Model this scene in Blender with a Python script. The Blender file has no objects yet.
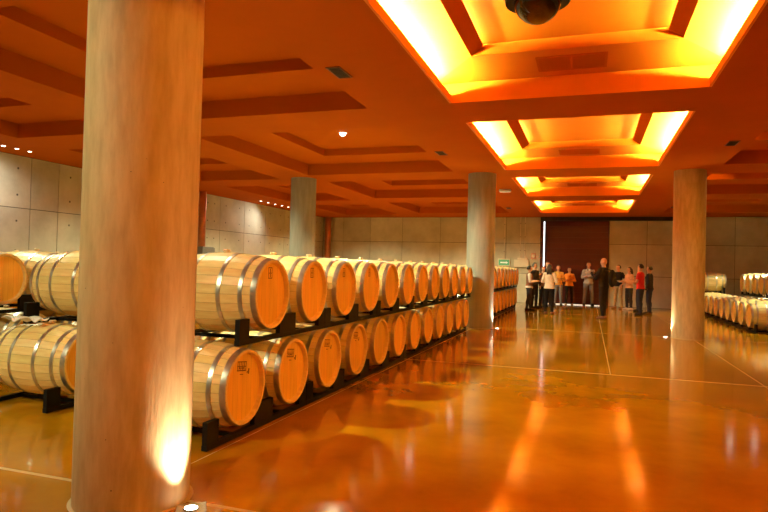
import bpy, bmesh, math, random
import numpy as np
from mathutils import Vector, Matrix

random.seed(7)
scn = bpy.context.scene
COL = scn.collection

# ------------------------------------------------------------------ camera
CAM_H, F_PX, YAW, PITCH, ROLL = 1.45, 607.4, 0.3265, 0.0170, 0.0259
fw = Vector((-math.sin(YAW)*math.cos(PITCH), math.cos(YAW)*math.cos(PITCH), math.sin(PITCH)))
rt = Vector((math.cos(YAW), math.sin(YAW), 0)); up = rt.cross(fw)
r2 = rt*math.cos(ROLL) + up*math.sin(ROLL); u2 = up*math.cos(ROLL) - rt*math.sin(ROLL)
cd = bpy.data.cameras.new('camera'); cam = bpy.data.objects.new('camera', cd); COL.objects.link(cam)
cam.matrix_world = Matrix(((r2.x, u2.x, -fw.x, 0), (r2.y, u2.y, -fw.y, 0), (r2.z, u2.z, -fw.z, CAM_H), (0, 0, 0, 1)))
cd.sensor_width = 36; cd.lens = F_PX/768*36; cd.clip_start = 0.05; cd.clip_end = 200
scn.camera = cam

# ------------------------------------------------------------------ world, exposure, light levels
w = bpy.data.worlds.new('world'); scn.world = w; w.use_nodes = True
w.node_tree.nodes['Background'].inputs[0].default_value = (0.02, 0.015, 0.01, 1)
w.node_tree.nodes['Background'].inputs[1].default_value = 0.2
vs = scn.view_settings
vs.view_transform = 'Standard'; vs.look = 'None'; vs.gamma = 1; vs.use_curve_mapping = False
vs.exposure = 0.45
scn.cycles.use_denoising = True
scn.cycles.max_bounces = 10; scn.cycles.diffuse_bounces = 6; scn.cycles.glossy_bounces = 4
scn.cycles.sample_clamp_indirect = 8
TUBE_L = 900.0                     # radiance of the fluorescent tubes in the ceiling coves
SLOT_L = 420.0                     # thin strips behind the coffer baffles
TUBE_C = (1.0, 0.82, 0.32)
SPOT_W, SPOT_C = 960.0, (1.0, 0.98, 0.56)     # barrel spotlights in the coffers
HEAD_FILL_W, HEAD_FILL_C = 440.0, (1.0, 0.46, 0.06)   # added amber fill spots brightening the barrel heads from the open-floor bays
UP_W, UP_C = 110.0, (1.0, 0.85, 0.60)          # in-floor column uplights
WASH_W, WASH_C = 45.0, (1.0, 0.95, 0.80)      # little wall-wash downlights

# ------------------------------------------------------------------ room dimensions (metres)
H = 3.79                            # flat ceiling
Z1, Z2 = H+0.28, H+0.44             # coffer ledge, coffer top
WL, WR, YB, YF = -12.5, 12.0, 27.45, -3.6
YB_BAYS = [(-2.4, 2.45), (3.62, 8.42), (9.62, 14.42), (15.66, 19.72), (21.1, 25.45)]
SKX = (-1.90, 1.37)

# ------------------------------------------------------------------ materials
MATS = {}
def mat(name, col, rough=0.5, metal=0.0, var=0.0, scale=5.0, bump=0.0, bscale=40.0, stretch=(1, 1, 1),
        col2=None, attr=None, emit=None, coat=0.0, spec=0.5, objrand=0.0, rvar=0.0, bdetail=4):
    if name in MATS: return MATS[name]
    m = bpy.data.materials.new(name); m.use_nodes = True; MATS[name] = m
    nt = m.node_tree; N = nt.nodes; L = nt.links
    b = N['Principled BSDF']
    b.inputs['Roughness'].default_value = rough; b.inputs['Metallic'].default_value = metal
    b.inputs['Coat Weight'].default_value = coat; b.inputs['Specular IOR Level'].default_value = spec
    tc = N.new('ShaderNodeTexCoord'); mp = N.new('ShaderNodeMapping'); mp.inputs['Scale'].default_value = stretch
    L.new(tc.outputs['Object'], mp.inputs['Vector'])
    n1 = N.new('ShaderNodeTexNoise'); n1.inputs['Scale'].default_value = scale; n1.inputs['Detail'].default_value = 6
    n1.inputs['Roughness'].default_value = 0.6
    L.new(mp.outputs['Vector'], n1.inputs['Vector'])
    c2 = col2 if col2 else tuple(max(0, c*(1-var)) for c in col)
    ramp = N.new('ShaderNodeValToRGB'); e = ramp.color_ramp.elements
    e[0].position, e[1].position = 0.3, 0.7
    e[0].color = (*c2, 1); e[1].color = (*(col if col2 else tuple(min(1, c*(1+var*.5)) for c in col)), 1)
    L.new(n1.outputs['Fac'], ramp.inputs['Fac'])
    out = ramp.outputs['Color']
    if attr:
        a = N.new('ShaderNodeAttribute'); a.attribute_name = attr
        mx = N.new('ShaderNodeMix'); mx.data_type = 'RGBA'; mx.blend_type = 'MULTIPLY'; mx.inputs['Factor'].default_value = 1
        L.new(out, mx.inputs['A']); L.new(a.outputs['Color'], mx.inputs['B']); out = mx.outputs['Result']
    if objrand:
        oi = N.new('ShaderNodeObjectInfo'); hs = N.new('ShaderNodeHueSaturation')
        mr = N.new('ShaderNodeMapRange'); mr.inputs['To Min'].default_value = 1-objrand; mr.inputs['To Max'].default_value = 1+objrand
        L.new(oi.outputs['Random'], mr.inputs['Value']); L.new(mr.outputs['Result'], hs.inputs['Value'])
        L.new(out, hs.inputs['Color']); out = hs.outputs['Color']
    L.new(out, b.inputs['Base Color'])
    if rvar:
        mr = N.new('ShaderNodeMapRange'); mr.inputs['To Min'].default_value = rough; mr.inputs['To Max'].default_value = rough+rvar
        L.new(n1.outputs['Fac'], mr.inputs['Value']); L.new(mr.outputs['Result'], b.inputs['Roughness'])
    if bump:
        n2 = N.new('ShaderNodeTexNoise'); n2.inputs['Scale'].default_value = bscale; n2.inputs['Detail'].default_value = bdetail
        L.new(mp.outputs['Vector'], n2.inputs['Vector'])
        bp = N.new('ShaderNodeBump'); bp.inputs['Strength'].default_value = bump; bp.inputs['Distance'].default_value = 0.02
        L.new(n2.outputs['Fac'], bp.inputs['Height']); L.new(bp.outputs['Normal'], b.inputs['Normal'])
    if emit:
        b.inputs['Emission Color'].default_value = (*emit[0], 1); b.inputs['Emission Strength'].default_value = emit[1]
    return m

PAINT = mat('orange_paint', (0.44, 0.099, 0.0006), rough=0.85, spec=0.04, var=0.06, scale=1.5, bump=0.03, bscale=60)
PAINT_LIT = mat('orange_paint_lit', (0.80, 0.28, 0.010), rough=0.6, spec=0.15, var=0.05, scale=1.5, bump=0.03, bscale=60)  # brighter copy of the orange paint, cove light put into its colour
PAINT_HALF_LIT = mat('orange_paint_half_lit', (0.58, 0.155, 0.005), rough=0.7, spec=0.1, var=0.05, scale=1.5, bump=0.03, bscale=60)  # same orange paint again, the dimmer light on ledges put into its colour
FLOOR = mat('polished_ochre_concrete', (0.52, 0.245, 0.004), rough=0.08, col2=(0.30, 0.12, 0.002), scale=0.8, bump=0.05, bscale=1.3, rvar=0.05, bdetail=0.5, spec=0.6)
JOINT = mat('joint_filler', (0.60, 0.44, 0.18), rough=0.4, var=0.1)
CONC = mat('grey_concrete', (0.60, 0.58, 0.46), rough=0.8, col2=(0.42, 0.40, 0.30), scale=1.3, bump=0.15, bscale=14, objrand=0.12)
CONCD = mat('dark_joint', (0.10, 0.095, 0.08), rough=0.9, var=0.2)
CCOL = mat('column_concrete', (0.57, 0.44, 0.24), rough=0.62, col2=(0.40, 0.30, 0.15), scale=5, stretch=(3, 3, 0.6), bump=0.16, bscale=12, spec=0.35)
CCOLG = mat('column_concrete_grey', (0.32, 0.335, 0.315), rough=0.65, col2=(0.24, 0.25, 0.23), scale=4, stretch=(3, 3, 0.35), bump=0.10, bscale=9, spec=0.35)
OAK = mat('oak_stave', (0.86, 0.71, 0.31), rough=0.42, col2=(0.75, 0.54, 0.21), scale=7, stretch=(0.6, 5, 5), bump=0.06, bscale=30, attr='tint', objrand=0.08)
OAKH = mat('oak_head', (0.92, 0.60, 0.10), rough=0.42, col2=(0.80, 0.48, 0.07), scale=6, stretch=(5, 5, 0.5), bump=0.05, bscale=30, attr='tint', objrand=0.08)
HOOP = mat('galvanised_hoop', (0.62, 0.60, 0.56), rough=0.30, metal=0.9, var=0.25, scale=12)
BUNG = mat('silicone_bung', (0.80, 0.62, 0.42), rough=0.5, var=0.1)
STAMP = mat('burnt_stamp', (0.12, 0.035, 0.01), rough=0.7, var=0.3, scale=60)
BLACK = mat('black_rack_steel', (0.004, 0.0035, 0.0035), rough=0.6, var=0.3, scale=10, spec=0.2)
DOOR = mat('dark_red_wood', (0.065, 0.011, 0.007), rough=0.5, spec=.25, col2=(0.042, 0.006, 0.005), scale=3, stretch=(0.4, 4, 8), bump=0.08, bscale=14, objrand=0.15)
STEELD = mat('dark_steel', (0.05, 0.035, 0.03), rough=0.45, metal=0.6, var=0.2)
COPPER = mat('copper_pipe', (0.72, 0.32, 0.15), rough=0.28, metal=1.0, var=0.25, scale=3)
GREY = mat('grey_metal', (0.22, 0.21, 0.20), rough=0.5, metal=0.3, var=0.1)
PALE = mat('pale_enamel', (0.72, 0.66, 0.52), rough=0.5, var=0.08)
WHITE = mat('white_plastic', (0.82, 0.80, 0.74), rough=0.4, var=0.04)
CHROME = mat('brushed_chrome', (0.75, 0.73, 0.70), rough=0.2, metal=1.0, var=0.1)
GLASSB = mat('smoked_dome', (0.012, 0.010, 0.010), rough=0.05, coat=0.6, var=0.1)
GREEN = mat('sign_green', (0.10, 0.42, 0.24), rough=0.4, var=0.05, emit=((0.10, 0.5, 0.28), 0.08))
SIGNW = mat('sign_white', (0.85, 0.92, 0.85), rough=0.4, var=0.03, emit=((0.7, 1.0, 0.8), 0.15))
PINK = mat('alarm_red', (0.62, 0.34, 0.24), rough=0.4, var=0.1)
GRILLE = mat('grille_dark', (0.05, 0.025, 0.015), rough=0.6, var=0.2)
GRILLO = mat('grille_orange', (0.25, 0.06, 0.003), rough=0.6, var=0.2)
CLOTH = mat('white_cloth', (0.75, 0.72, 0.66), rough=0.8, var=0.1)
TUBE = mat('fluorescent_glow', (0.9, 0.8, 0.6), emit=(TUBE_C, TUBE_L))
STRIP = mat('slot_light_glow', (0.9, 0.8, 0.6), emit=(TUBE_C, SLOT_L))
LENS = mat('lamp_lens', (1, 1, 0.95), emit=((1.0, 0.90, 0.66), 9.0))
LENSF = mat('floor_lamp_lens', (1, 1, 0.95), emit=((1.0, 0.92, 0.75), 14.0))
SLIT = mat('daylight_slit', (1, 1, 1), emit=((0.85, 0.95, 1.0), 1.6))
SLITW = mat('warm_gap_light', (1, 1, 1), emit=((1.0, 0.88, 0.66), 0.8))

# ------------------------------------------------------------------ mesh helpers
class MB:
    def __init__(s): s.v = []; s.f = []; s.m = []
    def add(s, vs, fs, mi=0):
        o = len(s.v); s.v += [tuple(v) for v in vs]; s.f += [tuple(i+o for i in f) for f in fs]; s.m += [mi]*len(fs); return s
    def box(s, x0, x1, y0, y1, z0, z1, mi=0):
        return s.add([(x0, y0, z0), (x1, y0, z0), (x1, y1, z0), (x0, y1, z0), (x0, y0, z1), (x1, y0, z1), (x1, y1, z1), (x0, y1, z1)],
                     [(0, 3, 2, 1), (4, 5, 6, 7), (0, 1, 5, 4), (1, 2, 6, 5), (2, 3, 7, 6), (3, 0, 4, 7)], mi)
    def quad(s, a, b, c, d, mi=0): return s.add([a, b, c, d], [(0, 1, 2, 3)], mi)
    def lathe(s, prof, n=24, axis='z', c=(0, 0, 0), cap=True, mi=0):
        vs = []
        for (r, h) in prof:
            for k in range(n):
                a = 2*math.pi*k/n; p, q = r*math.cos(a), r*math.sin(a)
                vs.append({'z': (c[0]+p, c[1]+q, c[2]+h), 'x': (c[0]+h, c[1]+p, c[2]+q), 'y': (c[0]+q, c[1]+h, c[2]+p)}[axis])
        fs = []
        for i in range(len(prof)-1):
            for k in range(n):
                k2 = (k+1) % n; fs.append((i*n+k, i*n+k2, (i+1)*n+k2, (i+1)*n+k))
        if cap:
            fs.append(tuple(reversed(range(n)))); fs.append(tuple((len(prof)-1)*n+k for k in range(n)))
        return s.add(vs, fs, mi)
    def tube(s, pts, rads, n=10, mi=0):
        """tapered tube through points with rounded ends"""
        pts = [Vector(p) for p in pts]
        if not isinstance(rads, (list, tuple)): rads = [rads]*len(pts)
        d0 = (pts[0]-pts[1]).normalized(); d1 = (pts[-1]-pts[-2]).normalized()
        P = [pts[0]+d0*rads[0]*.94, pts[0]+d0*rads[0]*.7]+pts+[pts[-1]+d1*rads[-1]*.7, pts[-1]+d1*rads[-1]*.94]
        R_ = [rads[0]*.3, rads[0]*.71]+list(rads)+[rads[-1]*.71, rads[-1]*.3]
        vs = []; ref = Vector((0.3, 0.2, 0.93))
        for i, p in enumerate(P):
            t = (P[min(i+1, len(P)-1)]-P[max(i-1, 0)]).normalized()
            a = t.cross(ref)
            if a.length < 0.15: a = t.cross(Vector((1, 0, 0)))
            a.normalize(); b = t.cross(a)
            vs += [p+(a*math.cos(2*math.pi*k/n)+b*math.sin(2*math.pi*k/n))*R_[i] for k in range(n)]
        fs = []
        for i in range(len(P)-1):
            for k in range(n):
                k2 = (k+1) % n; fs.append((i*n+k, i*n+k2, (i+1)*n+k2, (i+1)*n+k))
        fs.append(tuple(reversed(range(n)))); fs.append(tuple((len(P)-1)*n+k for k in range(n)))
        return s.add(vs, fs, mi)
    def ellipsoid(s, c, r, n=16, m=10, mi=0):
        prof = [(math.sin(math.pi*(i+.15)/(m+.3)), -math.cos(math.pi*(i+.15)/(m+.3))) for i in range(m+1)]
        vs = [(c[0]+q*math.cos(2*math.pi*k/n)*r[0], c[1]+q*math.sin(2*math.pi*k/n)*r[1], c[2]+h*r[2]) for q, h in prof for k in range(n)]
        fs = [(i*n+k, i*n+(k+1) % n, (i+1)*n+(k+1) % n, (i+1)*n+k) for i in range(m) for k in range(n)]
        fs.append(tuple(reversed(range(n)))); fs.append(tuple(m*n+k for k in range(n)))
        return s.add(vs, fs, mi)
    def mesh(s, name, mats, smooth=False, bevel=0):
        me = bpy.data.meshes.new(name); me.from_pydata(s.v, [], s.f)
        for m_ in (mats if isinstance(mats, (list, tuple)) else [mats]): me.materials.append(m_)
        me.polygons.foreach_set('material_index', s.m)
        me.update()
        bm = bmesh.new(); bm.from_mesh(me)
        if bevel: bmesh.ops.bevel(bm, geom=bm.edges[:], offset=bevel, segments=1, affect='EDGES')
        bmesh.ops.recalc_face_normals(bm, faces=bm.faces[:]); bm.to_mesh(me); bm.free()
        if smooth:
            me.polygons.foreach_set('use_smooth', [True]*len(me.polygons))
            me.set_sharp_from_angle(angle=math.radians(40))
        return me
    def build(s, name, mats, parent=None, smooth=False, bevel=0, loc=None):
        return link(name, s.mesh(name, mats, smooth, bevel), parent, loc)

def link(name, me, parent=None, loc=None):
    o = bpy.data.objects.new(name, me); COL.objects.link(o)
    if parent: o.parent = parent
    if loc: o.location = loc
    return o
def tag(o, label=None, cat=None, group=None, kind=None):
    if label: o['label'] = label
    if cat: o['category'] = cat
    if group: o['group'] = group
    if kind: o['kind'] = kind
    return o
def empty(name, loc=(0, 0, 0), rz=0):
    o = bpy.data.objects.new(name, None); COL.objects.link(o); o.location = loc; o.rotation_euler = (0, 0, rz)
    o.empty_display_size = 0.1; return o
def copy_tree(o, parent=None):
    c = o.copy(); COL.objects.link(c); c.parent = parent
    for ch in list(o.children): copy_tree(ch, c)
    return c
def lamp(kind, name, loc, W, colr, parent=None, target=None, **kw):
    ld = bpy.data.lights.new(name, kind); ld.energy = W; ld.color = colr
    for k, v in kw.items(): setattr(ld, k, v)
    o = bpy.data.objects.new(name, ld); COL.objects.link(o); o.location = loc
    if target is not None:
        o.rotation_euler = (Vector(target)-Vector(loc)).to_track_quat('-Z', 'Y').to_euler()
    if parent: o.parent = parent
    return o
ORD = ['first', 'second', 'third', 'fourth', 'fifth', 'sixth', 'seventh', 'eighth', 'ninth', 'tenth', 'eleventh', 'twelfth', 'thirteenth', 'fourteenth']

# ------------------------------------------------------------------ floor: slabs with pale filled joints
fl = MB().box(WL, WR, YF, YB, -0.10, -0.0008).build('floor', JOINT)
tag(fl, 'polished ochre concrete floor with pale filled joints', kind='structure')
JY = [YF, 3.14, 9.21, 15.3, 21.4, YB]
for j in range(len(JY)-1):
    JX = [WL, -7.55, -2.68, 2.216, 7.1, WR] if j < 2 else [WL, -7.55, -2.68, 0.31, 2.216, 7.1, WR]
    for i in range(len(JX)-1):
        g = 0.006
        MB().box(JX[i]+(g if i else 0), JX[i+1]-(g if i < len(JX)-2 else 0), JY[j]+(.018 if j else 0), JY[j+1]-(.018 if j < len(JY)-2 else 0), -0.05, 0).build('floor_slab', FLOOR, fl)

# ------------------------------------------------------------------ walls of cast concrete panels
def panel_wall(name, label, us, zs, place, skip=lambda a, b: False):
    """us: panel edges along the wall; place(u, d, z): point at depth d into the room"""
    b = MB()
    a = [place(us[0], -0.25, 0), place(us[-1], -0.25, 0), place(us[-1], -0.02, 0), place(us[0], -0.02, 0)]
    x0, x1 = min(p[0] for p in a), max(p[0] for p in a); y0, y1 = min(p[1] for p in a), max(p[1] for p in a)
    b.box(x0, x1, y0, y1, 0, H+0.7)
    o = b.build(name, CONCD); tag(o, label, kind='structure')
    for i in range(len(us)-1):
        for k in range(len(zs)-1):
            if skip(us[i], us[i+1]): continue
            g = 0.009
            p, q = place(us[i]+g, -0.03, 0), place(us[i+1]-g, 0, 0)
            pb = MB().box(min(p[0], q[0]), max(p[0], q[0]), min(p[1], q[1]), max(p[1], q[1]), zs[k]+g, zs[k+1]-g, 0)
            pan = pb.build('concrete_panel', CONC, o)
            # tie holes as small dark plugs
            if us[i+1]-us[i] > 1.0 and name == 'wall_left':
                hb = MB()
                for uu in (us[i]+.35, us[i+1]-.35):
                    for zz in (zs[k]+.3, zs[k+1]-.3):
                        c0, c1 = place(uu-.022, 0.001, 0), place(uu+.022, 0.003, 0)
                        hb.box(min(c0[0], c1[0]), max(c0[0], c1[0]), min(c0[1], c1[1]), max(c0[1], c1[1]), zz-.022, zz+.022)
                hb.build('tie_hole', CONCD, pan)
    return o
ZS = [0, 1.30, 2.58, H]
uy = [YF, -2.0, -.35, 1.25, 2.85, 4.45, 6.05, 7.65, 9.25, 10.85, 11.64, 13.2, 14.8, 16.4, 17.5, 18.6, 20.2, 21.8, 23.4, 25.0, 26.3, YB]
panel_wall('wall_left', 'grey cast concrete panel wall behind the barrel rows', uy, ZS, lambda u, d, z: (WL+d, u, z))
panel_wall('wall_right', 'grey cast concrete panel wall on the far side of the right bay', uy[:9]+[10.85, 12.45, 14.05, 15.65, 17.25, 18.85, 20.45, 22.05, 23.65, 25.25, YB], ZS, lambda u, d, z: (WR-d, u, z))
DX0, DX1 = -2.06, 0.77
ux = [WL, -11.43, -10.02, -8.41, -6.57, -5.05, -3.55, DX0, DX1, 2.25, 3.87, 5.49, 7.1, 8.7, 10.3, WR]
panel_wall('wall_back', 'grey cast concrete panel wall around the dark red sliding door', ux, [0, 1.30, 2.63, H], lambda u, d, z: (u, YB-d, z),
           skip=lambda a, b: a == DX0)
panel_wall('wall_front', 'grey cast concrete panel wall closing the cellar', [WL, -9, -6, -3, 0, 3, 6, 9, WR], ZS, lambda u, d, z: (u, YF+d, z))

# big dark red sliding door of horizontal boards, track above, daylight slit beside and below
dr = empty('door_1', (0, YB, 0)); tag(dr, 'dark red wooden sliding door of horizontal boards on a steel track', kind='structure')
MB().box(-1.86, DX1, -0.05, 0.0, 0.06, 3.62).build('door_frame', STEELD, dr)
nb = 15
for k in range(nb):
    z0, z1 = 0.07+k*(3.54/nb), 0.07+(k+1)*(3.54/nb)-0.008
    MB().box(-1.84, DX1-0.02, -0.085, -0.05, z0, z1).build('board', DOOR, dr)
MB().box(DX0, -1.93, -0.02, 0.0, 0.0, 3.79).build('door_jamb', DOOR, dr)
MB().box(-1.93, -1.875, -0.02, -0.012, 1.2, 3.60).build('light_gap', SLIT, dr)
MB().box(-1.93, -1.875, -0.02, -0.012, 0.06, 1.2).build('jamb_infill', STEELD, dr)
MB().box(-1.80, DX1-0.05, -0.03, -0.02, 0.004, 0.030).build('light_gap', SLITW, dr)
MB().box(-1.80, DX1, -0.02, 0.0, 0.0, 0.06).build('threshold', STEELD, dr)
tr = MB().box(DX0, 3.6, YB-0.16, YB-0.004, 3.62, 3.785).build('trim_1', STEELD, bevel=0.005)
tag(tr, 'dark steel sliding door track under the ceiling', kind='structure')

# ------------------------------------------------------------------ coffered ceiling
LX = [(-10.72, -8.15), (-7.05, -3.17)]; RX = [(2.64, 6.52), (7.6, 11.5)]
xs = [WL, -10.72, -8.15, -7.05, -3.17, SKX[0], SKX[1], 2.64, 6.52, 7.6, 11.5, WR]
ys = [YF]+[v for b in YB_BAYS for v in b]+[YB]
holesx = {(-10.72, -8.15), (-7.05, -3.17), SKX, (2.64, 6.52), (7.6, 11.5)}
cb = MB(); OUTSH = 0.55                 # the outer left coffers sit a little further on
for i in range(len(xs)-1):
    for j in range(len(ys)-1):
        if (xs[i], xs[i+1]) in holesx and (ys[j], ys[j+1]) in YB_BAYS: continue
        sh = OUTSH if xs[i] == -10.72 else 0
        ya, yb_ = ys[j]+(sh if j else 0), ys[j+1]+(sh if j < len(ys)-2 else 0)
        cb.quad((xs[i], ya, H), (xs[i+1], ya, H), (xs[i+1], yb_, H), (xs[i], yb_, H))
cb.quad((WL, YF, H+.75), (WR, YF, H+.75), (WR, YB, H+.75), (WL, YB, H+.75))
ceil = cb.build('ceiling', PAINT); tag(ceil, 'burnt orange coffered ceiling', kind='structure')
def ring(b, o, i, z0, z1):
    """flat/vertical ring between rectangles o (x0,x1,y0,y1) at z0 and i at z1"""
    A = [(o[0], o[2], z0), (o[1], o[2], z0), (o[1], o[3], z0), (o[0], o[3], z0)]
    B = [(i[0], i[2], z1), (i[1], i[2], z1), (i[1], i[3], z1), (i[0], i[3], z1)]
    for k in range(4): b.quad(A[k], A[(k+1) % 4], B[(k+1) % 4], B[k])
def coffer(x0, x1, y0, y1, lx0, lx1, ly):
    b = MB(); o = (x0, x1, y0, y1); i = (x0+lx0, x1-lx1, y0+ly, y1-ly)
    ring(b, o, o, H, Z1); ring(b, o, i, Z1, Z1); ring(b, i, i, Z1, Z2)
    b.quad((i[0], i[2], Z2), (i[1], i[2], Z2), (i[1], i[3], Z2), (i[0], i[3], Z2))
    b.build('coffer', PAINT, ceil)
for (y0, y1) in YB_BAYS:
    for (x0, x1) in LX+RX:
        sh = OUTSH if x0 < -8 else 0
        la, lb = (0.95, 0.30) if x1 < 0 else (0.30, 0.95)
        coffer(x0, x1, y0+sh, y1+sh, la if x1-x0 > 3 else .7, lb if x1-x0 > 3 else .7, 1.08)
def light_coffer(y0, y1):
    x0, x1 = SKX; xi0, xi1 = x0+.466, x1-.43; yi0, yi1 = y0+1.03, y1-1.03; zt = 4.21; T = 0.27
    b = MB()
    for s, x in ((-1, x0), (1, x1)):
        b.box(min(x, x+s*.03), max(x, x+s*.03), y0, y1, H-0.001, H+.11)                     # lip
        b.quad((x, y0, H+.015), (x+s*T, y0, H+.015), (x+s*T, y1, H+.015), (x, y1, H+.015))  # trough bottom
        b.quad((x+s*T, y0, H+.015), (x+s*T, y1, H+.015), (x+s*T, y1, Z1), (x+s*T, y0, Z1))  # trough back
    X0, X1 = x0-T, x1+T
    for y in (y0, y1): b.quad((X0, y, H), (X1, y, H), (X1, y, Z1), (X0, y, Z1))
    b.quad((X0, y0, Z1), (xi0, yi0, Z1), (xi0, yi1, Z1), (X0, y1, Z1)); b.quad((X1, y0, Z1), (xi1, yi0, Z1), (xi1, yi1, Z1), (X1, y1, Z1))
    lc = b.build('light_coffer', PAINT_LIT, ceil)
    MB().quad((xi0, yi0, zt), (xi1, yi0, zt), (xi1, yi1, zt), (xi0, yi1, zt)).build('top_panel', PAINT_HALF_LIT, lc)
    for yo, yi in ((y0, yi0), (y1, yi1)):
        MB().quad((X0, yo, Z1), (X1, yo, Z1), (xi1, yi, Z1), (xi0, yi, Z1)).build('ledge', PAINT_HALF_LIT, lc)
        MB().quad((xi0, yi, Z1), (xi1, yi, Z1), (xi1, yi, zt), (xi0, yi, zt)).build('end_step', PAINT_HALF_LIT, lc)
    for s, x in ((1, xi0), (-1, xi1)):                                  # sloped baffles with a slot of light above them
        MB().quad((x, yi0, Z1), (x, yi1, Z1), (x+s*.155, yi1, zt-.03), (x+s*.155, yi0, zt-.03)).build('baffle', PAINT, lc)
BN = ['rearmost', 'first', 'second', 'third', 'last']
for bi, (y0, y1) in enumerate(YB_BAYS):
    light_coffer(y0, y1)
    for s, x in ((-1, SKX[0]-.15), (1, SKX[1]+.15)):
        side = 'barrel row' if s < 0 else 'open floor'
        t = empty('slot_light', (SKX[0]+.466+.045 if s < 0 else SKX[1]-.43-.045, (y0+y1)/2, 4.165))
        tag(t, f'thin light strip behind the {side} side baffle of the {BN[bi]} glowing ceiling coffer', 'light', 'slot lights')
        L_ = (y1-y0)/2-1.1
        MB().box(-.012, .012, -L_, L_, .018, .026).build('channel', WHITE, t)
        MB().lathe([(.008, -L_), (.008, L_)], 8, 'y', (0, 0, .008)).build('strip', STRIP, t)
        t = empty('cove_light', (x, (y0+y1)/2, H+.02))
        tag(t, f'cove light hidden in the {side} side trough of the {BN[bi]} glowing ceiling coffer', 'light', 'cove lights')
        L_ = (y1-y0)/2-.12
        MB().box(-.03, .03, -L_, L_, 0, .035).build('batten', WHITE, t)
        MB().lathe([(.016, -L_+.03), (.016, L_-.03)], 10, 'y', (0, 0, .06)).build('tube', TUBE, t)
        for e in (-1, 1): MB().box(-.012, .012, e*(L_-.03)-.012, e*(L_-.03)+.012, .03, .085).build('tube_holder', WHITE, t)
    # air grilles on the ledges at both ends
    for e, yy in ((1, y1-.53), (-1, y0+.53)):
        t = empty('air_grille', (-0.26, yy, Z1)); W2, D2 = .42, .27
        tag(t, f'orange slotted air grille on the ledge {"nearer to" if e > 0 else "further from"} the door, {BN[bi]} glowing coffer', 'grille', 'light coffer grilles')
        MB().box(-W2, W2, -D2, -D2+.03, -.014, 0).box(-W2, W2, D2-.03, D2, -.014, 0).box(-W2, -W2+.03, -D2+.03, D2-.03, -.014, 0).box(W2-.03, W2, -D2+.03, D2-.03, -.014, 0).box(-.012, .012, -D2+.03, D2-.03, -.014, 0).build('frame', PAINT, t)
        MB().box(-W2+.03, W2-.03, -D2+.03, D2-.03, -.002, 0).build('backing', GRILLO, t)
        sl = MB().add([(-W2+.03, -.012, -.003), (W2-.03, -.012, -.003), (W2-.03, .012, -.014), (-W2+.03, .012, -.014)], [(0, 1, 2, 3)]).mesh('slat', PAINT)
        for k in range(12): link('slat', sl, t, (0, -D2+.05+k*(2*D2-.1)/11, 0))

# dark square air vents in the flat strips
for (x, y, lab) in ((-2.92, 6.75, 'beside the first light coffer on the barrel side'), (-2.91, 12.05, 'beside the second light coffer on the barrel side'),
                    (2.35, 12.1, 'beside the second light coffer on the open floor side'), (-2.95, 23.35, 'beside the last light coffer on the barrel side'), (2.75, 23.4, 'beside the last light coffer on the open floor side')):
    t = empty('ceiling_vent', (x, y, H)); tag(t, f'small dark slotted ceiling vent {lab}', 'vent', 'strip vents')
    a, b_ = .09, .21
    MB().box(-a, a, -b_, -b_+.015, -.012, 0).box(-a, a, b_-.015, b_, -.012, 0).box(-a, -a+.015, -b_+.015, b_-.015, -.012, 0).box(a-.015, a, -b_+.015, b_-.015, -.012, 0).build('frame', GRILLO, t)
    MB().box(-a+.015, a-.015, -b_+.015, b_-.015, -.003, 0).build('backing', GRILLE, t)
    sl = MB().box(-a+.015, a-.015, -.006, .006, -.010, -.003).mesh('slat', GRILLE)
    for k in range(8): link('slat', sl, t, (0, -b_+.04+k*(2*b_-.08)/7, 0))

# ------------------------------------------------------------------ concrete columns with in-floor uplights
def column(x, y, r, m_, label, ul=None, ul_label=None):
    t = empty('concrete_column', (x, y, 0)); tag(t, label, 'column', 'round concrete columns')
    n = 64
    MB().lathe([(r, 0.0), (r, 1.2), (r, 2.4), (r, H-.002)], n).build('shaft', m_, t, smooth=True)
    b = MB()
    for k in range(n):
        a0, a1 = 2*math.pi*k/n, 2*math.pi*(k+1)/n
        b.quad(*[(rr*math.cos(a), rr*math.sin(a), zz) for rr, a, zz in ((r, a0, .006), (r, a1, .006), (r+.022, a1, .002), (r+.022, a0, .002))])
    b.build('base_seal', JOINT, t)
    rnd = random.Random(int(x*100)+int(y*10)); hb = MB()
    for k in range(70):                                       # bug holes in the cast surface
        a = rnd.uniform(0, 2*math.pi); z = rnd.uniform(.1, H-.1); s = rnd.uniform(.002, .006)
        ca, sa = math.cos(a), math.sin(a); c = Vector((ca*(r+.0007), sa*(r+.0007), z)); tx = Vector((-sa, ca, 0))*s; tz = Vector((0, 0, s*rnd.uniform(.5, 1)))
        hb.quad(c-tx, c-tz, c+tx, c+tz)
    hb.build('bug_holes', CONCD, t)
    if ul:
        q = empty('floor_uplight', (x+ul[0], y+ul[1], 0), 0.6); tag(q, ul_label, 'uplight', 'column floor uplights')
        a = .085
        MB().box(-a, a, -a, a, 0, .006).build('plate', CHROME, q, bevel=.002)
        MB().lathe([(.046, .006), (.042, .010)], 24).build('bezel', STEELD, q)
        MB().lathe([(.038, .010), (.030, .013)], 24).build('lens', LENSF, q)
        lp = lamp('SPOT', 'uplight_beam', (0, 0, .05), UP_W, UP_C, q, spot_size=math.radians(84), spot_blend=1.0, shadow_soft_size=.03)
        d = Vector((-ul[0], -ul[1], 0)).normalized(); d.rotate(Matrix.Rotation(-0.6, 3, 'Z'))
        lp.rotation_euler = (Vector((d.x*.11, d.y*.11, 1))).to_track_quat('-Z', 'Y').to_euler()
column(-2.62, 3.06, .335, CCOL, 'massive round concrete column standing ahead of the barrel row', (.44, -.02), 'square floor uplight glowing at the foot of the massive column')
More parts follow.
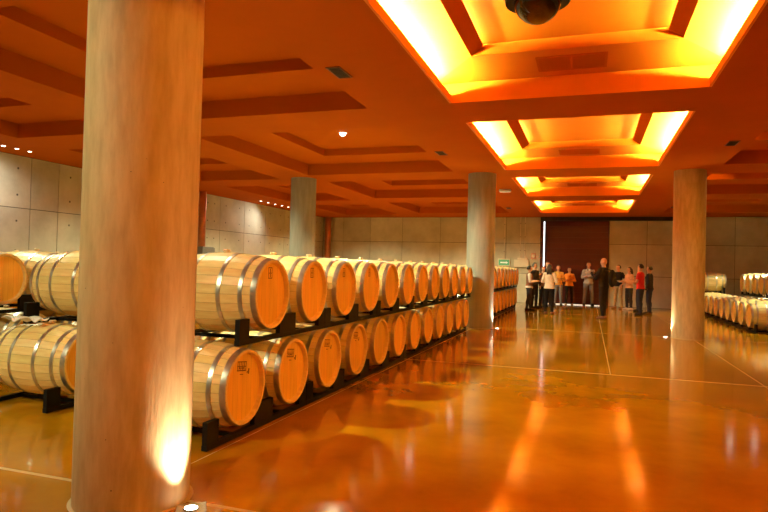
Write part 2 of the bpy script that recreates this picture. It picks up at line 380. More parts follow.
column(-2.55, 14.95, .34, CCOLG, 'round concrete column at the end of the aisle barrel row', (.45, .0), 'square floor uplight at the foot of the column ending the aisle barrel row')
column(2.12, 15.2, .335, CCOL, 'round concrete column on open floor before the low barrel row', (-.45, .0), 'square floor uplight at the foot of the column on the open floor')
column(-7.45, 15.0, .345, CCOLG, 'pale grey concrete column rising behind the aisle barrel row')

# ------------------------------------------------------------------ wine barrels
BR, HR, BL = 0.36, 0.302, 0.98
def brad(x): return BR-(BR-HR)*(x/(BL/2))**2
def barrel_meshes():
    N = 28; nx = 14; b = MB(); tints = []
    rnd = random.Random(3)
    for k in range(N):
        a0, a1 = 2*math.pi*(k+.014)/N, 2*math.pi*(k+.986)/N
        vs = []
        for i in range(nx+1):
            x = -BL/2+BL*i/nx; r = brad(x)
            for a in (a0, a1): vs.append((x, r*math.cos(a), BR+r*math.sin(a)))
        fs = [(2*i, 2*i+1, 2*i+3, 2*i+2) for i in range(nx)]
        tv = rnd.uniform(.87, 1.05); b.add(vs, fs); tints += [(tv, tv*rnd.uniform(.95, 1.02), tv*rnd.uniform(.9, 1.02))]*len(fs)
    prof = [(brad(-BL/2+BL*i/nx)-.004, -BL/2+BL*i/nx) for i in range(nx+1)]
    n0 = len(b.f); b.lathe(prof, N, 'x', (0, 0, BR), cap=False); tints += [(.35, .28, .22)]*(len(b.f)-n0)
    for s in (-1, 1):                                          # chime: end grain and inner croze
        n0 = len(b.f)
        b.lathe([(HR, s*BL/2), (HR-.022, s*BL/2), (HR-.030, s*(BL/2-.045))], 36, 'x', (0, 0, BR), cap=False)
        tints += [(1.0, .95, .88)]*(len(b.f)-n0)
    me = b.mesh('staves', OAK, smooth=True)
    at = me.color_attributes.new('tint', 'FLOAT_COLOR', 'CORNER')
    data = []
    for p in me.polygons:
        data += [*tints[p.index], 1.0]*p.loop_total
    at.data.foreach_set('color', data)
    # head of edge-jointed boards (for +x side)
    hb = MB(); ht = []; rr = HR-.029; nbd = 8; ed = [-rr+2*rr*i/nbd for i in range(nbd+1)]
    for i in range(nbd):
        a, c = ed[i]+.0007, ed[i+1]-.0007
        top = [(a+(c-a)*t/4) for t in range(5)]
        vs = [(0, y, BR+math.sqrt(max(0, rr*rr-y*y))) for y in top]+[(0, y, BR-math.sqrt(max(0, rr*rr-y*y))) for y in reversed(top)]
        hb.add(vs, [tuple(range(10))]); tv = rnd.uniform(.92, 1.04); ht.append((tv, tv*rnd.uniform(.94, 1.0), tv*.97))
    hb.add([(-.004, rr*math.cos(2*math.pi*k/24), BR+rr*math.sin(2*math.pi*k/24)) for k in range(24)], [tuple(range(24))]); ht.append((.45, .35, .25))
    hm = hb.mesh('head', OAKH); at = hm.color_attributes.new('tint', 'FLOAT_COLOR', 'CORNER'); data = []
    for p in hm.polygons: data += [*ht[p.index], 1.0]*p.loop_total
    at.data.foreach_set('color', data)
    hoops = []
    for xc, wd in ((.462, .046), (.350, .036), (.150, .036)):
        def hp(x, o): return (brad(x)+o, x)
        hoops.append(MB().lathe([hp(xc-wd/2, -.001), hp(xc-wd/2, .004), hp(xc, .0045), hp(xc+wd/2, .004), hp(xc+wd/2, -.001)], 40, 'x', (0, 0, BR), cap=False).mesh('hoop', HOOP, smooth=True))
    bung = MB().lathe([(.026, -.012), (.028, .012), (.034, .014), (.034, .024), (.026, .028)], 14, 'z', (0, 0, 2*BR)).mesh('bung', BUNG, smooth=True)
    # burnt stamps (flat marks on the head)
    st = MB(); z0 = BR+.135
    for (y0, y1, a, c) in ((-.035, .035, 0, .007), (-.035, .035, .093, .10), (-.035, -.028, .007, .093), (.028, .035, .007, .093), (-.006, .006, .012, .088), (-.024, -.010, .045, .052), (.010, .024, .045, .052)):
        st.quad((.0012, y0, z0+a), (.0012, y1, z0+a), (.0012, y1, z0+c), (.0012, y0, z0+c))
    s1 = st.mesh('stamp', STAMP)
    st = MB(); z0 = BR+.13
    def bar(y0, y1, za, zb, rot=-.12):
        pts = [(y0, za), (y1, za), (y1, zb), (y0, zb)]; c, s = math.cos(rot), math.sin(rot)
        st.quad(*[(.0012, y*c-z*s-.02, z0+y*s+z*c) for y, z in pts])
    bar(-.07, .07, .0, .007); bar(-.07, .07, .072, .079); bar(-.07, .07, .036, .041)
    for y in (-.066, -.043, -.018, .008, .034, .060): bar(y, y+.008, .007, .072)
    for y in (-.035, -.004, .022): bar(y, y+.012, .02, .03); 
    bar(.105, .122, -.025, .02); bar(.085, .098, -.02, .0); bar(-.02, .03, -.03, -.024)
    s2 = st.mesh('stamp', STAMP)
    return me, hm, hoops, bung, s1, s2
STV, HEAD, HOOPS, BUNGM, ST1, ST2 = barrel_meshes()
def make_barrel(x, y, z, facing, label, group, stamp=None):
    """x: plane of the head that faces `facing` (+1/-1 along X); z: underside"""
    t = empty('wine_barrel', (x-facing*BL/2, y, z), 0 if facing > 0 else math.pi)
    tag(t, label, 'barrel', group)
    link('staves', STV, t)
    h1 = link('head', HEAD, t, (BL/2-.040, 0, 0))
    h2 = link('head', HEAD, t, (-BL/2+.040, 0, 0)); h2.rotation_euler = (0, 0, math.pi)
    for hm in HOOPS:
        link('hoop', hm, t); h = link('hoop', hm, t); h.rotation_euler = (0, 0, math.pi)
    link('bung', BUNGM, t)
    if stamp: link('stamp', stamp, h1)
    return t
# racks: two-barrel steel cradles
SP = 0.857
def rack_meshes():
    RB = 0.04
    rail = MB().box(-.025, .025, -SP+.004, SP-.004, 0, RB).mesh('rail', BLACK)
    cross = MB().box(-.395+.025, .395-.025, -.022, .022, .004, .034).mesh('cross_tube', BLACK)
    zc = 0.42; Rs = brad(.395)+.010
    def saddle(c0, c1, cut0, cut1):
        zs_ = [RB, .10, .14, .18, .215]
        L = []; R_ = []
        for z in zs_:
            dz = zc-z; hw = math.sqrt(Rs*Rs-dz*dz) if abs(dz) < Rs else 0
            L.append((min(max(c0+hw, cut0), cut1-.02), z)); R_.append((max(min(c1-hw, cut1), cut0+.02), z))
        poly = L+R_[::-1]; n = len(poly); b = MB()
        b.add([(-.022, y, z) for y, z in poly]+[(.022, y, z) for y, z in poly],
              [tuple(range(n))[::-1], tuple(range(n, 2*n))]+[(i, (i+1) % n, n+(i+1) % n, n+i) for i in range(n)])
        return b.mesh('saddle', BLACK)
    return rail, cross, [saddle(-SP/2, SP/2, -.16, .16), saddle(SP/2, 3*SP/2, SP-.16, SP-.006), saddle(-3*SP/2, -SP/2, -SP+.006, -SP+.16)]
RAIL, CROSS, SADS = rack_meshes()
def make_rack(xc, yc, z, label, group):
    t = empty('barrel_rack', (xc, yc, z)); tag(t, label, 'rack', group)
    for s in (-1, 1):
        link('rail', RAIL, t, (s*.395, 0, 0))
        for m_ in SADS: link('saddle', m_, t, (s*.395, 0, 0))
    for s in (-1, 1): link('cross_tube', CROSS, t, (0, s*SP/2, 0))
def barrel_row(xh, facing, y_lo, n_lo, y_up, n_up, rowname, group, stamps=False, dropped=()):
    """lower tier from y_lo, upper tier from y_up; names count from the end away from the red door"""
    zl, zu = .07, .82
    xc = xh-facing*BL/2
    for tier, y0, n, z in (('lower', y_lo, n_lo, zl), ('top', y_up, n_up, zu)):
        for k in range(n):
            st = (ST1 if tier == 'top' else ST2) if stamps and k < 4 else None
            make_barrel(xh, y0+k*SP, z, facing, f'{tier}-tier oak barrel, {ORD[k]} towards the red door, {rowname}', group+f', {tier} tier', st)
        for k in range((n+1)//2):
            make_rack(xc, y0+(2*k+.5)*SP, z-.06, f'black {tier}-tier steel cradle, {ORD[k]} towards the red door, {rowname}', group+' racks')
barrel_row(-2.65, 1, 4.39, 12, 4.80, 12, 'row along the aisle', 'aisle row barrels', True)
barrel_row(-4.66, 1, 4.78, 12, 5.22, 12, 'row behind the aisle row', 'second row barrels')
barrel_row(-6.66, 1, 5.05, 10, 5.48, 10, 'third row from the aisle', 'third row barrels')
barrel_row(-9.0, 1, 7.6, 10, 8.0, 10, 'row nearest the side wall', 'wall row barrels')
barrel_row(-2.65, 1, 16.1, 10, 16.5, 10, 'short row beyond the aisle column', 'short row barrels')
barrel_row(3.9, -1, 17.85, 10, 25.96, 1, 'low row across the floor', 'low row barrels')
barrel_row(5.2, -1, 18.4, 8, 18.85, 8, 'row behind the low row', 'rear right row barrels')

# ------------------------------------------------------------------ coffer spotlights (recessed) above the barrels
def coffer_spot(x, y, tgt, label, W=SPOT_W, size=100, colr=SPOT_C):
    t = empty('ceiling_spotlight', (x, y, Z2)); tag(t, label, 'spotlight', 'coffer spotlights')
    MB().lathe([(.085, -.012), (.085, 0), (.071, 0), (.071, -.012)], 24, cap=False).build('rim', WHITE, t)
    MB().lathe([(.07*math.cos(a*.14), -.07*math.sin(a*.14)-.004) for a in range(11)], 20).build('lens', LENS, t)
    lamp('SPOT', 'spot_beam', (0, 0, -.10), W, colr, t, None, spot_size=math.radians(size), spot_blend=.6, shadow_soft_size=.05)
    t.children[-1].rotation_euler = (Vector(tgt)-Vector((x, y, Z2-.10))).to_track_quat('-Z', 'Y').to_euler()
BN = ['rearmost', 'first', 'second', 'third', 'last']
for bi, (y0, y1) in enumerate(YB_BAYS):
    yc = (y0+y1)/2
    if bi == 0: coffer_spot(-4.95, yc-.3, (-3.9, 5.5, 1.15), 'recessed spotlight in the rearmost coffer turned to the first barrels', size=66, W=SPOT_W*.52)
    else: coffer_spot(-4.95, yc-.3, (-4.3, yc, 0) if bi > 1 else (-3.4, 7.6, 0), f'bright recessed spotlight in the {BN[bi]} coffer above the aisle barrel row', size=140 if bi > 1 else 98, W=SPOT_W*(.9 if bi == 1 else 1))
    coffer_spot(-9.45, yc+.55, (-9.3, yc+.55, 0), f'added amber fill spotlight in the {BN[bi]} coffer beside the side wall', size=140, W=SPOT_W*.55)
    coffer_spot(4.6, yc, (-1.2, yc, 0.8), f'added amber fill spotlight in the {BN[bi]} coffer above the open floor', size=110, W=HEAD_FILL_W*(1 if bi < 2 else .75), colr=HEAD_FILL_C)  # added fill, aimed across the aisle at the barrel heads
    if bi >= 2: coffer_spot(5.4, yc+.4, (5.2, yc+.4, 0), f'recessed downlight in the {BN[bi]} coffer above the low barrel row', size=84, W=SPOT_W*.75)

# little downlight clusters washing the left wall
def washer(y, lab, tilt, gain, gap, n=5):
    t = empty('wall_washer', (WL+.75, y, H)); tag(t, lab, 'downlight', 'wall washers')
    for k in range(n):
        yy = (k-(n-1)/2)*gap
        f = MB().lathe([(.05, -.012), (.05, 0)], 16, 'z', (0, yy, 0)).build('housing', WHITE, t)
        MB().lathe([(.036, -.016), (.036, -.012)], 16, 'z', (0, yy, 0)).build('lens', LENS, f)
    lp = lamp('SPOT', 'wash_beam', (0.02, 0, -.05), WASH_W*n*gain, WASH_C, t, None, spot_size=math.radians(150), spot_blend=1.0, shadow_soft_size=.15)
    lp.rotation_euler = Vector((-.34, tilt, -1)).to_track_quat('-Z', 'Y').to_euler()
washer(9.5, 'row of five tiny downlights above the side wall behind the massive column', 0.1, .5, .32)
washer(21.2, 'row of five tiny downlights washing the side wall between copper pipe and corner', -.6, .45, .55)

# ------------------------------------------------------------------ small fixed things
# pendant dome camera
t = empty('dome_camera', (-.295, 3.36, H)); tag(t, 'black pendant dome camera hanging on a pole below the light coffer', 'camera')
zb = 2.79-H; r = .128
MB().lathe([(.02, zb+.30), (.02, -.01)], 14).build('pole', STEELD, t, smooth=True)
MB().lathe([(.06, -.02), (.06, 0)], 20).build('ceiling_plate', STEELD, t)
MB().lathe([(.172, zb+.115), (.178, zb+.15), (.165, zb+.22), (.10, zb+.30), (.03, zb+.32)], 32).build('housing', BLACK, t, smooth=True)
MB().lathe([(r*math.sin(a*math.pi/2/10), zb+r-r*math.cos(a*math.pi/2/10)) for a in range(1, 11)], 32).build('dome', GLASSB, t, smooth=True)
MB().lathe([(r+.001, zb+r-.012), (r+.008, zb+r-.010), (r+.008, zb+r+.006), (r+.001, zb+r+.006)], 32, cap=False).build('trim_ring', CHROME, t, smooth=True)
# emergency light on the ceiling
t = empty('emergency_light', (-2.38, 17.9, H)); tag(t, 'white emergency light box on the ceiling beyond the aisle column', 'emergency light')
MB().box(-.17, .17, -.06, .06, -.07, 0).build('body', WHITE, t, bevel=.01)
MB().box(-.15, .15, -.045, .045, -.085, -.07).build('diffuser', SIGNW, t, bevel=.004)
# exit sign, boxes and conduits on the back wall
t = empty('exit_sign', (-3.62, YB, 1.60)); tag(t, 'green exit sign box with pale surround above the short barrel row', 'sign')
MB().box(-.27, .27, -.06, 0, 0, .33).build('case', PALE, t, bevel=.008)
MB().box(-.235, .235, -.066, -.06, .04, .29).build('face', GREEN, t)
MB().box(-.16, .10, -.069, -.066, .13, .19).add([(.09, -.069, .10), (.09, -.069, .22), (.19, -.069, .16), (.09, -.066, .10), (.09, -.066, .22), (.19, -.066, .16)], [(0, 1, 2), (3, 5, 4), (0, 2, 5, 3), (1, 4, 5, 2), (0, 3, 4, 1)]).build('arrow', SIGNW, t)
t = empty('junction_box', (-2.86, YB, 1.57)); tag(t, 'pale electrical box on the back wall beside the exit sign', 'electrical box')
MB().box(-.32, .32, -.10, 0, 0, .34).build('body', PALE, t, bevel=.01)
MB().box(-.17, .25, -.09, 0, .34, .42).build('cap', PALE, t, bevel=.008)
MB().box(-.28, .28, -.108, -.10, .03, .31).build('cover', PALE, t, bevel=.003)
t = empty('fire_alarm', (-2.345, YB, 1.94)); tag(t, 'small reddish alarm sounder on the back wall beside the sliding door', 'alarm')
MB().box(-.10, .10, -.05, 0, 0, .27).build('body', PINK, t, bevel=.01)
MB().lathe([(.07, -.075), (.075, -.05)], 20, 'y', (0, 0, .13)).build('grille', PALE, t)
for (x, z0, lab) in ((-3.62, 1.94, 'running from the exit sign up to the ceiling'), (-2.92, 2.0, 'running from the electrical box up to the ceiling'), (-2.72, 2.0, 'close beside another above the electrical box')):
    t = empty('conduit', (x, YB, z0)); tag(t, f'thin pale conduit {lab}', 'conduit', 'back wall conduits')
    MB().lathe([(.014, 0), (.014, H-z0-.01)], 10, 'z', (0, -.03, 0)).build('tube', PALE, t, smooth=True)
    for k in range(3): MB().box(-.022, .022, -.05, 0, .3+k*.6, .325+k*.6).build('clip', GREY, t)
# copper pipes
def pipe(x, y, r, lab):
    t = empty('copper_pipe', (x, y, 0)); tag(t, lab, 'pipe', 'copper pipes')
    MB().lathe([(r, 0), (r, H-.003)], 28).build('pipe', COPPER, t, smooth=True)
    for z in (.5, 1.9, 3.3): MB().lathe([(r+.002, z), (r+.012, z+.004), (r+.012, z+.05), (r+.002, z+.054)], 28, cap=False).build('collar', COPPER, t, smooth=True)
pipe(-12.08, 27.1, .15, 'shiny copper pipe standing in the corner beside the back wall')
pipe(-12.25, 17.2, .12, 'shiny copper pipe standing against the side wall beside the grey cabinet')
# grey cabinet by the left wall
t = empty('control_cabinet', (-11.74, 16.55, 0)); tag(t, 'dark grey metal control cabinet before the side wall beside the copper pipe', 'cabinet')
MB().box(-.22, .22, -.30, .30, 0.06, 1.93).build('body', GREY, t, bevel=.008)
MB().box(-.20, .20, -.33, .33, 0, .06).build('plinth', BLACK, t)
d = MB().box(.22, .235, -.33, .33, .09, 1.90).build('door', GREY, t, bevel=.003)
MB().box(.235, .255, .22, .25, .95, 1.10).build('handle', CHROME, d)
# white cloth lying on the cradle in the second row
rnd = random.Random(5); b = MB(); nx, ny = 12, 8; vs = []
for i in range(nx+1):
    for j in range(ny+1):
        vs.append((-.26+.52*i/nx+.02*math.sin(j*1.3), -.07+.14*j/ny+.02*math.sin(i*.9), .03+.025*math.sin(i*1.1)*math.cos(j*.9)+.02*rnd.random()))
b.add(vs, [(i*(ny+1)+j, (i+1)*(ny+1)+j, (i+1)*(ny+1)+j+1, i*(ny+1)+j+1) for i in range(nx) for j in range(ny)])
c = b.build('cloth', CLOTH, None, smooth=True, loc=(-5.35, 4.645, .79)); sd = c.modifiers.new('thickness', 'SOLIDIFY'); sd.thickness = .006
tag(c, 'crumpled white cloth lying on a lower-tier barrel of the second row', 'cloth')

# ------------------------------------------------------------------ people
SKIN = mat('skin', (0.62, 0.33, 0.20), rough=0.55, var=0.06)
EYE = mat('eye_dark', (0.03, 0.02, 0.02), rough=0.3, var=0.1)
LIP = mat('lips', (0.42, 0.15, 0.12), rough=0.5, var=0.05)
def cloth(name, c, var=0.12): return mat('fabric_'+name, c, rough=0.9, spec=0.1, var=var, scale=14, bump=0.15, bscale=9)
F = {k: cloth(k, c) for k, c in dict(black=(.012, .011, .012), charcoal=(.035, .033, .036), navy=(.03, .035, .06), denim=(.09, .12, .19), greyjean=(.20, .21, .24),
     khaki=(.42, .30, .15), white=(.80, .74, .66), cream=(.82, .70, .55), orange=(.85, .33, .05), yellow=(.80, .45, .10), grey=(.42, .41, .44), red=(.62, .03, .03),
     brown=(.20, .09, .05), shoe=(.03, .022, .018), tan=(.45, .27, .14), peach=(.75, .42, .24)).items()}
HAIR = {k: mat('hair_'+k, c, rough=0.5, var=0.3, scale=40, stretch=(1, 1, .2)) for k, c in dict(dark=(.02, .012, .008), brown=(.09, .045, .02), grey=(.25, .23, .21)).items()}
ARMS = {'down': ((.245, -.02, 1.14), (.255, .06, .89)), 'folded': ((.255, .04, 1.14), (-.07, .19, 1.19)), 'hold': ((.245, .01, 1.14), (.10, .28, 1.17)),
        'raise': ((.255, .10, 1.16), (.075, .31, 1.30)), 'pocket': ((.29, -.09, 1.16), (.20, .04, .95))}
def person(x, y, fdir, h, arms, label, shirt, trouser, sleeve='long', hair='dark', longhair=False, female=False, vest=None, jacket=False, shoe='shoe', stance=.10, step=0.0, turn=0.0):
    k = h/1.75
    root = empty('person', (x, y, 0), math.atan2(-fdir[0], fdir[1])); tag(root, label, 'person', 'visitors standing by the sliding door')
    sw, hw = (.165, .175) if female else (.19, .165)
    b = MB(); arm_segs = []; tz = [(.84, hw*.88, .105, -.01), (.92, hw, .118, -.012), (1.04, hw*.84 if female else .148, .102, 0), (1.18, .148 if female else .162, .110, .005),
          (1.32, .155 if female else .178, .118 if female else .115, .008), (1.41, sw*.92, .092, -.004), (1.455, .10, .07, -.012), (1.48, .06, .058, -.012)]
    n = 20; vs = [(rx*math.cos(2*math.pi*i/n), yo+ry*math.sin(2*math.pi*i/n), z) for z, rx, ry, yo in tz for i in range(n)]
    fs = [(r_*n+i, r_*n+(i+1) % n, (r_+1)*n+(i+1) % n, (r_+1)*n+i) for r_ in range(len(tz)-1) for i in range(n)]+[tuple(reversed(range(n))), tuple((len(tz)-1)*n+i for i in range(n))]
    b.add(vs, fs)
    b.tube([(0, -.012, 1.42), (0, .002, 1.56)], [.058, .054], 14)                     # neck
    hz = 1.635
    def hd(p): c, s_ = math.cos(turn), math.sin(turn); return (p[0]*c-p[1]*s_, p[0]*s_+p[1]*c, p[2])
    b.ellipsoid((0, .0, hz+.015), (.076, .094, .100), 20, 14)
    j = hd((0, .022, hz-.045)); b.ellipsoid(j, (.058, .068, .068), 16, 10)
    b.tube([hd((0, .090, hz+.012)), hd((0, .112, hz-.022))], [.008, .013], 8)         # nose
    for s_ in (-1, 1): b.ellipsoid(hd((s_*.078, -.005, hz-.008)), (.012, .018, .030), 8, 6)
    for s_ in (-1, 1):
        hipx = .092; fy = s_*step
        b.tube([(s_*hipx, -.01, .93), (s_*(hipx+stance*.25), fy*.45+.012, .50), (s_*(hipx+stance*.4), fy-.015, .10)], [.088, .060, .042], 14)
        b.tube([(s_*(hipx+stance*.25), fy*.5-.018, .40), (s_*(hipx+stance*.33), fy*.75-.02, .30)], [.048, .05], 12)  # calf
        fx = s_*(hipx+stance*.4); b.tube([(fx, fy-.05, .045), (fx+s_*.012, fy+.06, .040), (fx+s_*.022, fy+.145, .032)], [.042, .042, .030], 12)
        el, wr = arms if not isinstance(arms, dict) else arms[s_]
        E_ = Vector((s_*el[0], el[1], el[2])); W_ = Vector((s_*wr[0], wr[1]+(.025*s_ if wr[0] < 0 else 0), wr[2]+(.02*s_ if wr[0] < 0 else 0))); S_ = Vector((s_*(sw-.012), -.005, 1.405))
        b.tube([S_, S_.lerp(E_, .5), E_], [.058, .048, .040], 12); b.tube([E_, E_.lerp(W_, .35), W_], [.041, .040, .026], 12)
        arm_segs += [(S_, E_, .058, .040, 'u'), (E_, W_, .042, .026, 'f')]
        d = (W_-E_).normalized(); side = d.cross(Vector((0, 0, 1)));
        if side.length < .3: side = Vector((0, 1, 0))
        side.normalize(); nrm = side.cross(d)
        for i, (o_, ln) in enumerate(((-.027, .062), (-.009, .072), (.009, .068), (.027, .052))):   # palm and four fingers
            p0 = W_+d*.01+side*o_*.6; p1 = W_+d*.085+side*o_; p2 = p1+d*ln*.55-nrm*ln*.15; p3 = p2+d*ln*.3-nrm*ln*.4
            b.tube([p0, p1], [.015, .013], 8); b.tube([p1, p2, p3], [.0098, .009, .0078], 8)
        p0 = W_+d*.03+side*-.022*s_; p1 = p0+side*-.028*s_+d*.025; b.tube([p0, p1, p1+d*.035-nrm*.01], [.013, .011, .009], 8)  # thumb
        arm_segs.append((W_, W_+d*.16, .05, .04, 'h'))
    b.v = [(p[0]*k, p[1]*k, p[2]*k) for p in b.v]
    me0 = bpy.data.meshes.new('tmp'); me0.from_pydata(b.v, [], b.f); to = bpy.data.objects.new('tmp', me0); COL.objects.link(to)
    rm = to.modifiers.new('r', 'REMESH'); rm.mode = 'VOXEL'; rm.voxel_size = .0105; rm.use_smooth_shade = True
    sm = to.modifiers.new('s', 'SMOOTH'); sm.iterations = 3; sm.factor = .5
    dg = bpy.context.evaluated_depsgraph_get(); me = bpy.data.meshes.new_from_object(to.evaluated_get(dg)); bpy.data.objects.remove(to)
    me.name = 'body'; me.materials.clear(); me.materials.append(SKIN); link('body', me, root)
    nv = len(me.vertices); co = np.empty(nv*3); me.vertices.foreach_get('co', co); co = co.reshape(-1, 3)
    no = np.empty(nv*3); me.vertices.foreach_get('normal', no); no = no.reshape(-1, 3)
    P = co/k
    best = np.full(nv, 9.0); kind_ = np.full(nv, 't', dtype='<U1'); tt = np.zeros(nv)
    zz = np.array([q[0] for q in tz]); rx = np.interp(P[:, 2], zz, [q[1] for q in tz]); ry = np.interp(P[:, 2], zz, [q[2] for q in tz]); yo = np.interp(P[:, 2], zz, [q[3] for q in tz])
    best = np.abs(np.sqrt((P[:, 0]/rx)**2+((P[:, 1]-yo)/ry)**2)-1)*np.minimum(rx, ry)
    for a_, c_, ra, rb, kd in arm_segs:
        a_, c_ = np.array(a_), np.array(c_); ab = c_-a_; t_ = np.clip(((P-a_)@ab)/(ab@ab), 0, 1)
        dd = np.abs(np.linalg.norm(P-(a_+t_[:, None]*ab), axis=1)-(ra+(rb-ra)*t_)); m_ = (dd < best) & (P[:, 2] < 1.47)
        best[m_] = dd[m_]; kind_[m_] = kd; tt[m_] = t_[m_]
    z = P[:, 2]; arm = kind_ != 't'
    torso = ~arm & (z < 1.475) & (z > .90)
    shirt_m = torso | (kind_ == 'u') if sleeve == 'short' else torso | (kind_ == 'u') | (kind_ == 'f')
    if sleeve == 'short': shirt_m = torso | ((kind_ == 'u') & (tt < .72))
    trous = ~arm & (z < .97) & (z > .085); shoes = (z < .105) & ~arm
    npoly = len(me.polygons); lv = np.empty(npoly*4, dtype=np.int32); 
    me.polygons.foreach_get('vertices', lv) if all(p.loop_total == 4 for p in me.polygons) else None
    fq = lv.reshape(-1, 4)
    def garment(name, mask, off, m_, fold=0.0):
        fsel = fq[mask[fq].all(axis=1)]; used = np.unique(fsel); idx = np.full(nv, -1); idx[used] = np.arange(len(used))
        o_ = off+fold*np.sin(P[used][:, 2]*55+P[used][:, 0]*38)
        vv = co[used]+no[used]*np.asarray(o_)[..., None] if fold else co[used]+no[used]*off
        g = bpy.data.meshes.new(name); g.from_pydata(vv.tolist(), [], idx[fsel].tolist()); g.materials.append(m_)
        g.polygons.foreach_set('use_smooth', [True]*len(g.polygons)); return link(name, g, root)
    garment('trousers', trous, .010, F[trouser], .003)
    garment('jacket' if jacket else 'shirt', shirt_m, .020 if jacket else .013, F[shirt], .004)
    if vest: garment('vest', torso & (z > .96) & ((np.abs(P[:, 0]) > .045) | (P[:, 1] < 0)), .022, F[vest], .002)
    for s_ in (-1, 1): garment('shoe', shoes & (P[:, 0]*s_ > 0), .009, F[shoe])
    # hair
    if hair != 'bald':
        hb = MB(); N_, M_ = 24, 14; c = (0, -.006, hz+.018)
        vs = []
        for i in range(M_+1):
            th = math.pi*(i+.1)/(M_+.2)
            for q in range(N_):
                ph = 2*math.pi*q/N_; vs.append((math.sin(th)*math.cos(ph)*.087, math.sin(th)*math.sin(ph)*.106, math.cos(th)*.112))
        fs = []
        for i in range(M_):
            for q in range(N_):
                f_ = (i*N_+q, i*N_+(q+1) % N_, (i+1)*N_+(q+1) % N_, (i+1)*N_+q)
                cx = sum(vs[a_][1] for a_ in f_)/4; cz = sum(vs[a_][2] for a_ in f_)/4
                if cz > .062 or (cx < .018 and cz > -.055-(.05 if longhair else 0)): fs.append(f_)
        hb.add([tuple(v*k for v in hd((p[0]+c[0], p[1]+c[1], p[2]+c[2]))) for p in vs], fs)
        if longhair:
            for o_ in (-.05, -.02, .02, .05): hb.tube([tuple(v*k for v in hd(p)) for p in ((o_, -.075, hz+.02), (o_*1.3, -.095, hz-.10), (o_*1.25, -.10, hz-.23))], [.040*k, .042*k, .022*k], 10)
        hb.build('hair', HAIR[hair], root, smooth=True)
    for s_ in (-1, 1): MB().ellipsoid(tuple(v*k for v in hd((s_*.031, .083, hz+.008))), (.011*k, .007*k, .006*k), 8, 6).build('eye', EYE, root, smooth=True)
    MB().ellipsoid(tuple(v*k for v in hd((0, .086, hz-.062))), (.023*k, .007*k, .006*k), 10, 6).build('mouth', LIP, root, smooth=True)
    return root
A = ARMS
person(-2.02, 22.2, (1, .15), 1.60, A['hold'], 'person in white shirt and dark vest holding hands forward beside the barrels', 'white', 'charcoal', vest='brown', step=.06)
person(-1.98, 23.9, (.8, -.5), 1.73, A['down'], 'dark-haired person in black standing behind the person in a vest', 'charcoal', 'black')
person(-1.72, 24.7, (.6, -.7), 1.60, A['hold'], 'person in dark brown top and black trousers within the group near the barrels', 'brown', 'black', hair='brown', female=True, longhair=True)
person(-1.62, 25.6, (.4, -.9), 1.81, A['down'], 'tall person in black standing behind the dark-haired person in cream', 'black', 'black', hair='brown')
person(-1.25, 20.95, (.15, 1), 1.66, A['hold'], 'person with dark hair in cream top and black trousers, back turned', 'cream', 'black', female=True, longhair=True, stance=.04, shoe='brown')
person(-1.22, 26.3, (.2, -1), 1.68, A['hold'], 'person in yellow orange top and grey trousers in front of the door', 'yellow', 'greyjean', hair='brown', female=True, longhair=True)
person(-.80, 26.95, (.1, -1), 1.60, A['folded'], 'person in orange sweater with folded arms and black trousers against the door', 'orange', 'black', female=True, shoe='tan')
person(-.03, 26.95, (.25, -1), 1.84, A['folded'], 'person in grey top and grey jeans with folded arms against the door', 'grey', 'greyjean', hair='brown', stance=.16)
ROOT_B = person(.42, 19.97, (-.85, .45), 1.88, {1: A['raise'], -1: A['raise']}, 'bald person in black jacket with backpack raising a camera', 'black', 'black', hair='bald', jacket=True, shoe='brown', step=.05)
person(1.10, 25.9, (-.7, -.7), 1.74, A['pocket'], 'person in black t-shirt and khaki trousers beside the concrete wall', 'black', 'khaki', sleeve='short', stance=.2, shoe='tan')
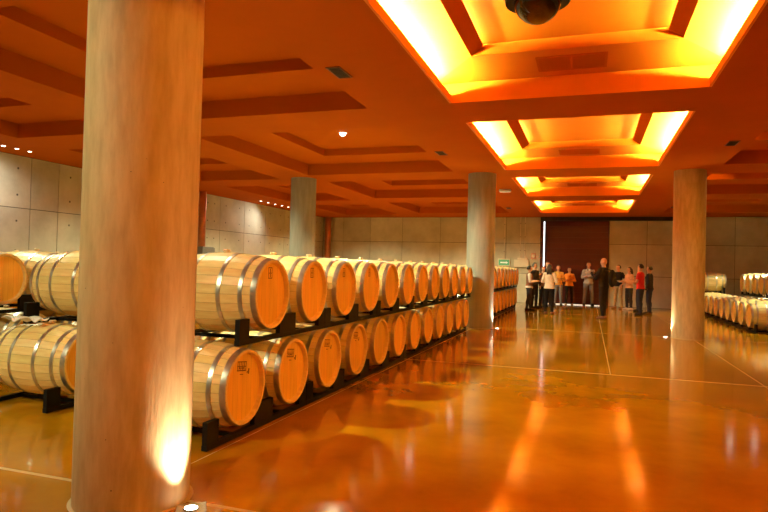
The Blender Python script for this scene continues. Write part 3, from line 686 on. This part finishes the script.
ROOT_P = person(1.47, 25.4, (-.8, -.5), 1.66, A['hold'], 'person in peach top and dark trousers holding a white paper', 'peach', 'charcoal', female=True, longhair=True, hair='dark', shoe='white')
person(1.78, 24.6, (-.8, -.3), 1.60, A['folded'], 'person in tan top behind the person in the red shirt', 'tan', 'navy', female=True, hair='dark')
person(1.66, 22.5, (-.85, .35), 1.75, A['folded'], 'person in red shirt and dark jeans facing the bald person in black', 'red', 'navy', hair='dark', sleeve='short', step=.05)
person(2.02, 23.4, (-.8, .2), 1.70, A['down'], 'person in charcoal jacket standing behind the red shirt', 'charcoal', 'navy', hair='dark', jacket=True)
# camera, backpack and paper carried by the visitors
bpy.context.view_layer.update()
def at_person(root, p, rz=0):
    q = root.matrix_world @ Vector(p); return q, root.rotation_euler[2]+rz
q, rz = at_person(ROOT_B, (0, .50, 1.47)); t = empty('photo_camera', q, rz); tag(t, 'small camera raised in the hands of the bald person in black', 'camera')
MB().box(-.062, .062, -.025, .025, 0, .075).build('body', GREY, t, bevel=.006)
MB().lathe([(.030, .025), (.032, .06), (.028, .065)], 18, 'y', (0, 0, .037)).build('lens', CHROME, t, smooth=True)
MB().box(-.05, .05, -.028, -.025, .012, .062).build('screen', SIGNW, t)
q, rz = at_person(ROOT_B, (0, -.275, 1.02)); t = empty('backpack', q, rz); tag(t, 'black backpack worn by the bald person in black', 'backpack')
MB().ellipsoid((0, 0, .24), (.17, .10, .27), 20, 12).build('bag', F['black'], t, smooth=True)
MB().ellipsoid((0, -.07, .16), (.12, .06, .13), 16, 10).build('pocket', F['charcoal'], t, smooth=True)
for s_ in (-1, 1): MB().tube([(s_*.10, .05, .44), (s_*.12, .10, .49), (s_*.125, .15, .50)], .016, 8).build('strap', F['black'], t, smooth=True)
q, rz = at_person(ROOT_P, (0, .44, 1.10)); t = MB().box(-.105, .105, -.07, .07, 0, .004).build('paper_sheet', CLOTH, None, loc=q); t.rotation_euler = (.5, 0, rz)
tag(t, 'white paper held by the person in the peach top', 'paper')
